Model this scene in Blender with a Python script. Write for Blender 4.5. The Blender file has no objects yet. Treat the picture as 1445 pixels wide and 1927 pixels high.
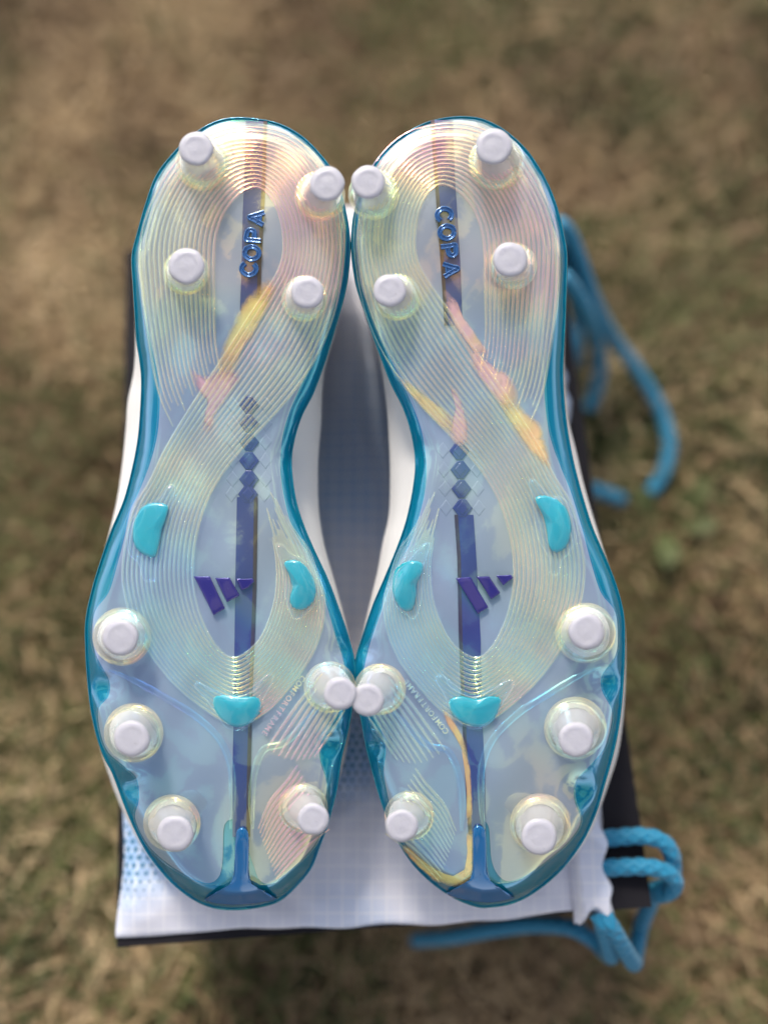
import bpy, bmesh, math, random
import numpy as np
from mathutils import Vector, Matrix, noise

# ------------------------------------------------------------------ camera, sky, sun, exposure
SC = bpy.context.scene
COL = SC.collection
random.seed(5); RNG = np.random.default_rng(11)
BOX_H = 0.14
CAM_H = 0.392                      # camera above the lid
TH = math.radians(15.5)            # camera tilt from straight down
FPX, CX, CY = 1600.0, 722.5, 963.5 # focal length and centre in photograph pixels
D = 0.315                          # distance of the sole plane
CZ = BOX_H + CAM_H
cam_d = bpy.data.cameras.new('camera'); cam = bpy.data.objects.new('camera', cam_d); COL.objects.link(cam)
cam.location = (0, 0, CZ); cam.rotation_euler = (TH, 0, 0)
cam_d.sensor_fit = 'VERTICAL'; cam_d.sensor_height = 24.0; cam_d.lens = FPX/1927.0*24.0
cam_d.clip_start = 0.01; cam_d.clip_end = 500
cam_d.dof.use_dof = True; cam_d.dof.focus_distance = 0.320
cam_d.dof.aperture_fstop = cam_d.lens/16.5
SC.camera = cam
W = bpy.data.worlds.new('World'); SC.world = W; W.use_nodes = True
wn = W.node_tree; wn.nodes.clear()
sky = wn.nodes.new('ShaderNodeTexSky'); sky.sky_type = 'NISHITA'; sky.sun_disc = False
SUN_EL, SUN_AZ = math.radians(46), math.radians(-16)     # azimuth measured from +Y towards +X
sky.sun_elevation = SUN_EL; sky.sun_rotation = SUN_AZ
sky.air_density = 1.0; sky.dust_density = 2.5; sky.ozone_density = 1.5
bg = wn.nodes.new('ShaderNodeBackground'); bg.inputs[1].default_value = 0.075
wo = wn.nodes.new('ShaderNodeOutputWorld')
tcw = wn.nodes.new('ShaderNodeTexCoord'); cn = wn.nodes.new('ShaderNodeTexNoise'); cn.inputs['Scale'].default_value = 2.6; cn.inputs['Detail'].default_value = 5; cn.inputs['Distortion'].default_value = .4  # clouds added to the unseen sky to give the soles structured reflections
wn.links.new(tcw.outputs['Generated'], cn.inputs['Vector'])
cr = wn.nodes.new('ShaderNodeValToRGB'); cr.color_ramp.elements[0].position = .49; cr.color_ramp.elements[1].position = .53; wn.links.new(cn.outputs['Fac'], cr.inputs[0])
bw_ = wn.nodes.new('ShaderNodeRGBToBW'); wn.links.new(sky.outputs[0], bw_.inputs[0])
cm = wn.nodes.new('ShaderNodeMix'); cm.data_type = 'RGBA'; cm.blend_type = 'MULTIPLY'; cm.inputs[0].default_value = 1; wn.links.new(bw_.outputs[0], cm.inputs[6]); cm.inputs[7].default_value = (3.0, 2.85, 2.7, 1)
cx_ = wn.nodes.new('ShaderNodeMix'); cx_.data_type = 'RGBA'; wn.links.new(cr.outputs[0], cx_.inputs[0]); wn.links.new(sky.outputs[0], cx_.inputs[6]); wn.links.new(cm.outputs[2], cx_.inputs[7])
wn.links.new(cx_.outputs[2], bg.inputs[0]); wn.links.new(bg.outputs[0], wo.inputs[0])
sl = bpy.data.lights.new('sun', 'SUN'); sun = bpy.data.objects.new('sun', sl); COL.objects.link(sun)
sl.energy = 1.5; sl.angle = math.radians(10); sl.color = (1.0, 0.9, 0.76)
sd = Vector((math.sin(SUN_AZ)*math.cos(SUN_EL), math.cos(SUN_AZ)*math.cos(SUN_EL), math.sin(SUN_EL)))
sun.rotation_euler = sd.to_track_quat('Z', 'Y').to_euler(); sun.location = (0, 0.5, 2)
SC.view_settings.view_transform = 'Standard'; SC.view_settings.look = 'None'
SC.view_settings.exposure = 1.08; SC.view_settings.gamma = 1.0
SC.render.engine = 'CYCLES'
SC.cycles.use_denoising = True; SC.cycles.transparent_max_bounces = 16; SC.cycles.max_bounces = 7; SC.cycles.diffuse_bounces = 3
SC.cycles.caustics_reflective = False; SC.cycles.caustics_refractive = False

# ------------------------------------------------------------------ node helpers
def new_mat(name):
    m = bpy.data.materials.new(name); m.use_nodes = True
    nt = m.node_tree; nt.nodes.clear()
    out = nt.nodes.new('ShaderNodeOutputMaterial')
    return m, nt, out
def N(nt, t, **kw):
    n = nt.nodes.new(t)
    for k, v in kw.items():
        if k.startswith('i_'):
            n.inputs[k[2:].replace('_', ' ')].default_value = v
        else: setattr(n, k, v)
    return n
def L(nt, a, b): nt.links.new(a, b)
def val(nt, sock, x):
    if isinstance(x, (int, float)): sock.default_value = x
    else: nt.links.new(x, sock)
def math_n(nt, op, a, b=0.0, c=None, clamp=False):
    n = nt.nodes.new('ShaderNodeMath'); n.operation = op; n.use_clamp = clamp
    val(nt, n.inputs[0], a); val(nt, n.inputs[1], b)
    if c is not None: val(nt, n.inputs[2], c)
    return n.outputs[0]
def ramp(nt, fac, stops):
    n = nt.nodes.new('ShaderNodeValToRGB'); L(nt, fac, n.inputs[0])
    e = n.color_ramp.elements
    while len(e) < len(stops): e.new(0.5)
    for i, (p, c) in enumerate(stops):
        e[i].position = p; e[i].color = (*c, 1)
    return n.outputs[0]
def noise_n(nt, scale, detail=3, vec=None, rough=0.5, dist=0.0):
    n = nt.nodes.new('ShaderNodeTexNoise'); n.inputs['Scale'].default_value = scale
    n.inputs['Detail'].default_value = detail; n.inputs['Roughness'].default_value = rough
    n.inputs['Distortion'].default_value = dist
    if vec is not None: L(nt, vec, n.inputs['Vector'])
    return n.outputs['Fac']
def obj_co(nt): return nt.nodes.new('ShaderNodeTexCoord').outputs['Object']
def mixc(nt, fac, a, b):
    n = nt.nodes.new('ShaderNodeMix'); n.data_type = 'RGBA'
    val(nt, n.inputs[0], fac)
    for s, x in ((n.inputs[6], a), (n.inputs[7], b)):
        if isinstance(x, tuple): s.default_value = (*x, 1)
        else: L(nt, x, s)
    return n.outputs[2]
def bump(nt, h, strength, dist):
    n = nt.nodes.new('ShaderNodeBump'); n.inputs['Strength'].default_value = strength
    n.inputs['Distance'].default_value = dist; L(nt, h, n.inputs['Height'])
    return n.outputs[0]
def principled(nt, base=(.8,.8,.8), rough=0.4, metal=0.0, **kw):
    p = nt.nodes.new('ShaderNodeBsdfPrincipled')
    if isinstance(base, tuple): p.inputs['Base Color'].default_value = (*base, 1)
    else: L(nt, base, p.inputs['Base Color'])
    val(nt, p.inputs['Roughness'], rough); val(nt, p.inputs['Metallic'], metal)
    for k, v in kw.items():
        s = p.inputs[k.replace('_', ' ')]
        if isinstance(v, (int, float)): s.default_value = v
        elif isinstance(v, tuple): s.default_value = (*v, 1) if len(v) == 3 and s.type == 'RGBA' else v
        else: L(nt, v, s)
    return p
M = {}
# clear moulded plastic with a pearl film: mostly see-through, mirror-like on top, film colours vary with its thickness
def clear_mat(name, see, milk_f, tint, milk, film_lo, film_hi, fscale=14, rough=0.05, fior=1.9):
    m, nt, out = new_mat(name)
    co = obj_co(nt)
    th = nt.nodes.new('ShaderNodeMapRange'); L(nt, noise_n(nt, fscale, 2, co, 0.5, 0.8), th.inputs[0])
    th.inputs[1].default_value = .32; th.inputs[2].default_value = .68
    th.inputs[3].default_value = film_lo; th.inputs[4].default_value = film_hi
    bmp = bump(nt, noise_n(nt, 160, 2, co), 0.05, 0.002)
    g = principled(nt, (0,0,0), rough, 0.0, IOR=1.5, Thin_Film_Thickness=th.outputs[0], Thin_Film_IOR=fior, Normal=bmp)
    d = principled(nt, milk, 0.3, 0.0, Specular_IOR_Level=0.0, Normal=bmp)
    t = N(nt, 'ShaderNodeBsdfTransparent'); t.inputs[0].default_value = (*[see*x for x in tint], 1)
    a = N(nt, 'ShaderNodeMixShader'); a.inputs[0].default_value = milk_f
    L(nt, t.outputs[0], a.inputs[1]); L(nt, d.outputs[0], a.inputs[2])
    b = N(nt, 'ShaderNodeAddShader')
    L(nt, a.outputs[0], b.inputs[0]); L(nt, g.outputs[0], b.inputs[1])
    L(nt, b.outputs[0], out.inputs[0]); M[name] = m
clear_mat('clear_plate', .90, .02, (.98,.99,1.0), (.8,.82,.86), 150, 236, 9, .015, 1.95)
clear_mat('clear_ridge', .86, .10, (.97,.98,1.0), (.78,.78,.80), 180, 240, 11, .02, 2.15)
clear_mat('clear_flare', .86, .30, (1.0,.98,.93), (.70,.67,.58), 180, 250, 40, .03, 2.0)
clear_mat('milky_stud', .94, .42, (1,1,1), (.70,.70,.69), 170, 260, 60, .08, 1.6)
clear_mat('clear_housing', .94, .02, (.95,.99,1.0), (.75,.88,.88), 150, 225, 50, .02, 1.7)

def simple(name, base, rough, metal=0.0, bscale=None, bstr=.2, bdist=.0005, var=None, **kw):
    m, nt, out = new_mat(name)
    co = obj_co(nt); c = base
    if var:
        c = mixc(nt, noise_n(nt, var[0], 3, co), base, var[1])
    if bscale: kw['Normal'] = bump(nt, noise_n(nt, bscale, 3, co), bstr, bdist)
    p = principled(nt, c, rough, metal, **kw); L(nt, p.outputs[0], out.inputs[0]); M[name] = m
m, nt, out = new_mat('stud_tip'); co = obj_co(nt)
c = mixc(nt, noise_n(nt, 260, 3, co), (.50,.50,.56), (.44,.44,.50))
c = mixc(nt, ramp(nt, noise_n(nt, 900, 2, co, .6), [(.68, (0,0,0)), (.76, (.5,.5,.5))]), c, (.12,.11,.12))
p = principled(nt, c, .42, 0, Subsurface_Weight=.5, Subsurface_Radius=(.003,.003,.004), Subsurface_Scale=1.0, Normal=bump(nt, noise_n(nt, 700, 3, co), .3, .0004))
L(nt, p.outputs[0], out.inputs[0]); M['stud_tip'] = m
simple('teal_rim', (.003,.14,.29), .1, .15, None, .1, .0005, (16, (.003,.23,.28)), Coat_Weight=1.0, Coat_Roughness=.02, Thin_Film_Thickness=330.0, Thin_Film_IOR=1.9)
simple('blue_fork', (.002,.12,.33), .2, .25, None, .1, .0005, None, Coat_Weight=1.0, Coat_Roughness=.04)
simple('teal_insert', (.006,.30,.40), .22, 0, None, .1, .0005, (60, (.010,.38,.46)), Coat_Weight=.8, Coat_Roughness=.05, Subsurface_Weight=.3, Subsurface_Radius=(.001,.003,.003), Subsurface_Scale=1.0)
simple('board', (.20,.33,.39), .22, .05, 30, .12, .003, (7, (.31,.29,.40)), Coat_Weight=.3, Coat_Roughness=.12)
simple('violet_stripe', (.032,.022,.15), .22, .1, None, .1, .0005, (14, (.012,.035,.19)), Coat_Weight=.6, Coat_Roughness=.08)
simple('brown_line', (.045,.02,.025), .35, .2)
simple('diamond', (.50,.60,.67), .25, .3, None)
simple('emblem', (.03,.024,.20), .15, .3, None, Coat_Weight=1.0, Coat_Roughness=.03)
simple('letter_blue', (.03,.13,.36), .12, .45, None, Coat_Weight=1.0, Coat_Roughness=.03)
simple('upper_white', (.78,.77,.76), .7, 0, 1500, .25, .0004, (60, (.72,.72,.73)))
simple('lining', (.05,.06,.08), .9)
simple('black_card', (.009,.0085,.012), .8, 0, 700, .15, .0003, (30, (.012,.011,.015)), Specular_IOR_Level=.2)
simple('cord', (.001,.16,.30), .55, 0, 2600, .5, .0004, (90, (.002,.20,.36)), Sheen_Weight=.2)

def painted_glint_mat(name, lo, hi, base, base2):  # warm reflections put into the base colours, fading out towards the border
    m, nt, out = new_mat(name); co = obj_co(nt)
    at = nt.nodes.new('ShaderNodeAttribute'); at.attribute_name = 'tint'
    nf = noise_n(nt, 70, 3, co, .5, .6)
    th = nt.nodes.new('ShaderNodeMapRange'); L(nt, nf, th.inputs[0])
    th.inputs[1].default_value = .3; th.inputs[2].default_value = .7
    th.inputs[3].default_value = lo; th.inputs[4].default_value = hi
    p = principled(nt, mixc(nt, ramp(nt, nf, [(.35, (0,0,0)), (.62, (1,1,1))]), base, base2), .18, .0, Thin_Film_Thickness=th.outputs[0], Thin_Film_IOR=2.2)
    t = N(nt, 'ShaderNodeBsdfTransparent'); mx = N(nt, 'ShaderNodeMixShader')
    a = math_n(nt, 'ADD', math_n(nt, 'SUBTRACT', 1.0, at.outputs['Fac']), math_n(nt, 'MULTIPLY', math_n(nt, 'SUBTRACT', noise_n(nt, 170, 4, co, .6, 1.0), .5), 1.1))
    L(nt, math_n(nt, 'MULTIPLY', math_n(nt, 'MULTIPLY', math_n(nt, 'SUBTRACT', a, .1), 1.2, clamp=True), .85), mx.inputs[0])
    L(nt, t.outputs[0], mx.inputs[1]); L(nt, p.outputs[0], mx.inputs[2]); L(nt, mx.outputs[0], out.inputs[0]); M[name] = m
painted_glint_mat('glint_gold', 205, 235, (.95,.80,.28), (.95,.58,.18))
painted_glint_mat('glint_rose', 215, 275, (.95,.62,.30), (.93,.48,.40))

# ------------------------------------------------------------------ geometry helpers
def catmull(pts, n, closed=False):
    p = np.asarray(pts, float)
    if closed: q = np.vstack([p[-1:], p, p[:2]])
    else: q = np.vstack([2*p[0]-p[1], p, 2*p[-1]-p[-2]])
    segs = len(q)-3; out = []
    for i in range(segs):
        a, b, c, d = q[i], q[i+1], q[i+2], q[i+3]
        t = np.linspace(0, 1, 24, endpoint=False)[:, None]
        out.append(.5*((2*b)+(c-a)*t+(2*a-5*b+4*c-d)*t**2+(3*b-a-3*c+d)*t**3))
    out = np.vstack(out + [q[-2:-1]])
    s = np.concatenate([[0], np.cumsum(np.linalg.norm(np.diff(out, axis=0), axis=1))])
    u = np.linspace(0, s[-1], n, endpoint=not closed)
    return np.stack([np.interp(u, s, out[:, k]) for k in range(out.shape[1])], 1)
def mk(name, V, F, mat, parent=None, smooth=True, uv=None, attr=None, up=False):
    me = bpy.data.meshes.new(name)
    V = np.asarray(V, np.float32)
    if up and isinstance(F, np.ndarray):                            # make the faces look out of the sole
        nz_ = np.cross(V[F[:, 2]]-V[F[:, 0]], V[F[:, 3]]-V[F[:, 1]])[:, 2].sum()
        if nz_ < 0: F = F[:, ::-1].copy()
    if isinstance(F, np.ndarray) and F.ndim == 2:
        k = F.shape[1]; me.vertices.add(len(V)); me.vertices.foreach_set('co', V.ravel())
        me.loops.add(F.size); me.loops.foreach_set('vertex_index', F.ravel().astype(np.int32))
        me.polygons.add(len(F)); me.polygons.foreach_set('loop_start', np.arange(0, F.size, k, dtype=np.int32))
        me.polygons.foreach_set('loop_total', np.full(len(F), k, np.int32))
        me.update(calc_edges=True)
    else:
        me.from_pydata([tuple(v) for v in V], [], [tuple(int(i) for i in f) for f in F]); me.update()
    me.polygons.foreach_set('use_smooth', np.full(len(me.polygons), smooth))
    if uv is not None:
        lay = me.uv_layers.new(name='UVMap'); vi = np.zeros(len(me.loops), np.int32)
        me.loops.foreach_get('vertex_index', vi); lay.data.foreach_set('uv', np.asarray(uv, np.float32)[vi].ravel())
    if attr is not None:
        a = me.attributes.new('tint', 'FLOAT', 'POINT'); a.data.foreach_set('value', np.asarray(attr, np.float32))
    me.materials.append(M[mat]) if isinstance(mat, str) else me.materials.append(mat)
    me.validate()
    o = bpy.data.objects.new(name, me); COL.objects.link(o)
    if parent is not None: o.parent = parent
    return o
def tag(o, label=None, cat=None, group=None, kind=None):
    for k, v in (('label', label), ('category', cat), ('group', group), ('kind', kind)):
        if v: o[k] = v
    return o
def empty(name, loc, rot=(0,0,0)):
    o = bpy.data.objects.new(name, None); COL.objects.link(o); o.location = loc; o.rotation_euler = rot
    o.empty_display_size = .02
    return o
def grid_faces(nu, nv, wrap_u=False, flip=False):
    i = np.arange(nu if wrap_u else nu-1); j = np.arange(nv-1)
    I, J = np.meshgrid(i, j, indexing='ij'); I2 = (I+1) % nu
    f = np.stack([I*nv+J, I2*nv+J, I2*nv+J+1, I*nv+J+1], -1).reshape(-1, 4)
    return f[:, ::-1].copy() if flip else f
ST, CT = math.sin(TH), math.cos(TH)
A_ = np.array([0, ST, -CT]); U_ = np.array([0, CT, ST]); R_ = np.array([1., 0, 0]); C_ = np.array([0, 0, CZ])
def on_level(px, py, z):
    """world point at height z (metres) for a place measured in the photograph"""
    px = np.asarray(px, float); py = np.asarray(py, float)
    d = A_ + np.multiply.outer((px-CX)/FPX, R_) - np.multiply.outer((py-CY)/FPX, U_)
    t = (np.asarray(z)-CZ)/d[..., 2]
    return C_ + d*t[..., None]

# ------------------------------------------------------------------ ground
m, nt, out = new_mat('soil'); co = obj_co(nt)
c = ramp(nt, noise_n(nt, 9, 6, co, .65), [(.3, (.09,.06,.035)), (.5, (.16,.112,.065)), (.7, (.22,.16,.095))])
p = principled(nt, c, .95, 0, Normal=bump(nt, noise_n(nt, 60, 5, co, .7), .6, .01)); L(nt, p.outputs[0], out.inputs[0]); M['soil'] = m
gx = np.concatenate([-np.geomspace(250, 1.2, 10), np.linspace(-1, 1, 61), np.geomspace(1.2, 250, 10)])
GX, GY = np.meshgrid(gx, gx+.2, indexing='ij')
GZ = .006*np.sin(GX*7+1)*np.sin(GY*6) + .003*np.sin(GX*23+GY*13)
GZ = np.where((np.abs(GX) < .24) & (np.abs(GY-.1) < .28), -.004, GZ) - .004
g = mk('ground', np.stack([GX, GY, GZ], -1).reshape(-1, 3), grid_faces(len(gx), len(gx)), 'soil'); tag(g, 'dry brown lawn soil under the grass', 'ground', kind='structure')

def blade_mat(name, stops):
    m, nt, out = new_mat(name)
    a = nt.nodes.new('ShaderNodeAttribute'); a.attribute_name = 'tint'
    p = principled(nt, ramp(nt, a.outputs['Fac'], stops), .6)
    t = N(nt, 'ShaderNodeBsdfTranslucent'); L(nt, p.inputs['Base Color'].links[0].from_socket, t.inputs[0])
    mx = N(nt, 'ShaderNodeMixShader'); mx.inputs[0].default_value = .25
    L(nt, p.outputs[0], mx.inputs[1]); L(nt, t.outputs[0], mx.inputs[2]); L(nt, mx.outputs[0], out.inputs[0]); M[name] = m
blade_mat('dry_blade', [(0, (.17,.11,.06)), (.35, (.35,.245,.135)), (.7, (.50,.37,.21)), (1, (.60,.46,.28))])
blade_mat('green_blade', [(0, (.035,.05,.016)), (.4, (.09,.115,.036)), (.75, (.16,.17,.065)), (1, (.22,.22,.10))])
def patch(x, y, sc, seed):
    return np.array([noise.noise(Vector((a*sc+seed, b*sc-seed, seed*.37))) for a, b in zip(x, y)])
def box_corners():
    return on_level([220, 1226], [1783, 1707], BOX_H)[:, :2]
BN = box_corners(); bx_dir = (BN[1]-BN[0])/np.linalg.norm(BN[1]-BN[0]); by_dir = np.array([-bx_dir[1], bx_dir[0]])
BOX_W = float(np.linalg.norm(BN[1]-BN[0])); BOX_L = .332
BOX_C = (BN[0]+BN[1])/2 + by_dir*BOX_L/2; BOX_A = math.atan2(bx_dir[1], bx_dir[0])
def grass(name, n, lo, hi, lean_lo, lean_hi, w, mat, keep, seed, label):
    r = np.random.default_rng(seed)
    far = r.random(n) < .3; x = np.where(far, r.uniform(-1.7, 1.7, n), r.uniform(-.62, .62, n)); y = np.where(far, r.uniform(-1.1, 2.8, n), r.uniform(-.45, 1.0, n))
    k = keep(x, y, r); x, y = x[k], y[k]
    lx = (x-BOX_C[0])*bx_dir[0]+(y-BOX_C[1])*bx_dir[1]; ly = (x-BOX_C[0])*by_dir[0]+(y-BOX_C[1])*by_dir[1]
    k = (np.abs(lx) > BOX_W/2+.004) | (np.abs(ly) > BOX_L/2+.004); x, y = x[k], y[k]; n = len(x)
    az = r.uniform(0, 2*np.pi, n); ln = r.uniform(lo, hi, n); le = r.uniform(lean_lo, lean_hi, n)
    # keep tips off the box: lean away when close
    inb = lambda X, Y: (np.abs((X-BOX_C[0])*bx_dir[0]+(Y-BOX_C[1])*bx_dir[1]) < BOX_W/2+.004) & (np.abs((X-BOX_C[0])*by_dir[0]+(Y-BOX_C[1])*by_dir[1]) < BOX_L/2+.004)
    hit = inb(x+np.cos(az)*ln*np.sin(le), y+np.sin(az)*ln*np.sin(le)); az = np.where(hit, np.arctan2(y-BOX_C[1], x-BOX_C[0]), az)
    z0 = .006*np.sin(x*7+1)*np.sin(y*6)+.003*np.sin(x*23+y*13)-.006
    out_ = (np.abs(x) > .62) | (y > 1.0) | (y < -.45); ww = w*r.uniform(.6, 1.3, n)*np.where(out_, 3.0, 1.0); ln = ln*np.where(out_, 1.5, 1.0)
    curl = r.uniform(.1, .9, n); T = [0, .4, .75, 1.0]; WD = [.8, 1.0, .7, .05]
    V = np.zeros((n, 8, 3)); hx, hy = np.cos(az), np.sin(az); tw = r.uniform(-.8, .8, n)
    pos = np.stack([x, y, z0], 1)
    for s in range(4):
        if s:
            a = np.clip(le*(1-curl*.5)+curl*T[s]*1.0, 0, 1.62); dl = ln*(T[s]-T[s-1])
            pos = pos + np.stack([hx*np.sin(a)*dl, hy*np.sin(a)*dl, np.cos(a)*dl], 1)
            pos[:, 2] = np.maximum(pos[:, 2], .001)
        sd_ = np.stack([-hy*np.cos(tw), hx*np.cos(tw), np.sin(tw)], 1)*(ww*WD[s]*.5)[:, None]
        V[:, 2*s] = pos-sd_; V[:, 2*s+1] = pos+sd_
    base = (np.arange(n)*8)[:, None]
    F = np.concatenate([base+np.array([[2*s, 2*s+1, 2*s+3, 2*s+2]]) for s in range(3)], 0)
    tint = np.clip(.46+.8*patch(x, y, 7, seed)+.4*patch(x, y, 19, seed+3)+r.normal(0, .15, n), 0, 1)
    o = mk(name, V.reshape(-1, 3), F, mat, None, True, None, np.repeat(tint, 8)); tag(o, label, 'grass', kind='stuff')
def green_mask(x, y):
    return patch(x, y, 6.5, 3.1) + .5*patch(x, y, 15, 8.2)
grass('dry_grass', 165000, .012, .042, .6, 1.5, .0019, 'dry_blade', lambda x, y, r: (green_mask(x, y)*.8+r.normal(0, .25, len(x))) < .42, 21, 'matted straw coloured dry grass around the box')
grass('green_grass', 135000, .015, .04, .2, 1.2, .0020, 'green_blade', lambda x, y, r: (green_mask(x, y)+.38*(x > .1)*(y < .36)+.3*(x < -.1)*(y < .16)+.03+r.normal(0, .2, len(x))) > .10, 33, 'sparse green grass blades growing through the dry lawn')

# ------------------------------------------------------------------ shoe box
def rounded_box(name, sx, sy, z0, z1, mat, parent, bev=.0012):
    bm = bmesh.new(); bmesh.ops.create_cube(bm, size=1)
    for v in bm.verts: v.co = Vector((v.co.x*sx, v.co.y*sy, z0+(v.co.z+.5)*(z1-z0)))
    bmesh.ops.bevel(bm, geom=bm.edges[:], offset=bev, segments=2, affect='EDGES', profile=.6)
    me = bpy.data.meshes.new(name); bm.to_mesh(me); bm.free(); me.materials.append(M[mat])
    for q in me.polygons: q.use_smooth = False
    o = bpy.data.objects.new(name, me); COL.objects.link(o); o.parent = parent; return o
box = empty('shoe_box', (BOX_C[0], BOX_C[1], 0), (0, 0, BOX_A)); tag(box, 'matte black cardboard shoe box standing on the grass', 'box')
rounded_box('box_body', BOX_W-.005, BOX_L-.005, -.006, BOX_H-.0022, 'black_card', box)
bm = bmesh.new()                       # lid: top sheet with a skirt of four walls, open below
for sx, sy, cx, cy, z0, z1 in ((BOX_W, BOX_L, 0, 0, BOX_H-.002, BOX_H), (BOX_W, .0018, 0, BOX_L/2-.0009, BOX_H-.042, BOX_H-.0021), (BOX_W, .0018, 0, -BOX_L/2+.0009, BOX_H-.042, BOX_H-.0021),
                                 (.0018, BOX_L-.004, BOX_W/2-.0009, 0, BOX_H-.042, BOX_H-.0021), (.0018, BOX_L-.004, -BOX_W/2+.0009, 0, BOX_H-.042, BOX_H-.0021)):
    r_ = bmesh.ops.create_cube(bm, size=1)
    for v in r_['verts']: v.co = Vector((cx+v.co.x*sx, cy+v.co.y*sy, z0+(v.co.z+.5)*(z1-z0)))
me = bpy.data.meshes.new('lid'); bm.to_mesh(me); bm.free(); me.materials.append(M['black_card'])
lid = bpy.data.objects.new('lid', me); COL.objects.link(lid); lid.parent = box

# ------------------------------------------------------------------ drawstring bag
m, nt, out = new_mat('ripstop')
uvn = nt.nodes.new('ShaderNodeUVMap'); uvn.uv_map = 'UVMap'
sp = nt.nodes.new('ShaderNodeSeparateXYZ'); L(nt, uvn.outputs[0], sp.inputs[0]); u_, v_ = sp.outputs[0], sp.outputs[1]
def gauss(x, c, w):
    d = math_n(nt, 'DIVIDE', math_n(nt, 'SUBTRACT', x, c), w)
    return math_n(nt, 'POWER', 2.718, math_n(nt, 'MULTIPLY', math_n(nt, 'MULTIPLY', d, d), -1.0))
wob = noise_n(nt, 12, 2, uvn.outputs[0])
t1 = math_n(nt, 'SUBTRACT', v_, math_n(nt, 'MULTIPLY', u_, .46))        # slanted band of print
band = math_n(nt, 'MAXIMUM', gauss(t1, .036, .022), math_n(nt, 'MULTIPLY', gauss(t1, .17, .05), .42))
band = math_n(nt, 'MULTIPLY', band, math_n(nt, 'ADD', .75, math_n(nt, 'MULTIPLY', wob, .5)))
cell = .0036
def frac(x, off=0.0): return math_n(nt, 'FRACT', math_n(nt, 'ADD', math_n(nt, 'DIVIDE', x, cell), off))
def dots(off):
    a = math_n(nt, 'SUBTRACT', frac(math_n(nt, 'ADD', u_, 1.0), off), .5); b = math_n(nt, 'SUBTRACT', frac(math_n(nt, 'MULTIPLY', math_n(nt, 'ADD', v_, 1.0), .577), off), .5)
    b = math_n(nt, 'MULTIPLY', b, 1.73)
    return math_n(nt, 'SQRT', math_n(nt, 'ADD', math_n(nt, 'MULTIPLY', a, a), math_n(nt, 'MULTIPLY', b, b)))
dd = math_n(nt, 'MINIMUM', dots(0.0), dots(.5))
rad = math_n(nt, 'MULTIPLY', math_n(nt, 'SUBTRACT', band, .12), .42)
dot = math_n(nt, 'MULTIPLY', math_n(nt, 'SUBTRACT', rad, dd), 14.0, clamp=True)
wash = ramp(nt, math_n(nt, 'ADD', math_n(nt, 'MULTIPLY', noise_n(nt, 16, 2, uvn.outputs[0]), .8), math_n(nt, 'MULTIPLY', band, .5)), [(.38, (.72,.73,.83)), (.55, (.56,.66,.86)), (.80, (.34,.52,.80))])
gl = nt.nodes.new('ShaderNodeMath'); gl.operation = 'FRACT'
def gridline(x, pitch, w):
    f = math_n(nt, 'FRACT', math_n(nt, 'DIVIDE', math_n(nt, 'ADD', x, 1.0), pitch))
    return math_n(nt, 'LESS_THAN', math_n(nt, 'ABSOLUTE', math_n(nt, 'SUBTRACT', f, .5)), w)
rl = math_n(nt, 'MAXIMUM', gridline(u_, .0062, .055), gridline(v_, .0062, .055))
col = mixc(nt, math_n(nt, 'MULTIPLY', rl, .6), wash, (.87,.87,.92))
col = mixc(nt, math_n(nt, 'MULTIPLY', dot, .92), col, (.010,.15,.30))
fine = noise_n(nt, 1800, 2, uvn.outputs[0])
nb = bump(nt, math_n(nt, 'ADD', fine, math_n(nt, 'MULTIPLY', rl, 1.2)), .25, .0004)
p = principled(nt, col, .55, 0, Sheen_Weight=.15, Normal=nb)
tr = N(nt, 'ShaderNodeBsdfTranslucent'); L(nt, col, tr.inputs[0])
mx = N(nt, 'ShaderNodeMixShader'); mx.inputs[0].default_value = .15
L(nt, p.outputs[0], mx.inputs[1]); L(nt, tr.outputs[0], mx.inputs[2]); L(nt, mx.outputs[0], out.inputs[0]); M['ripstop'] = m

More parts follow.
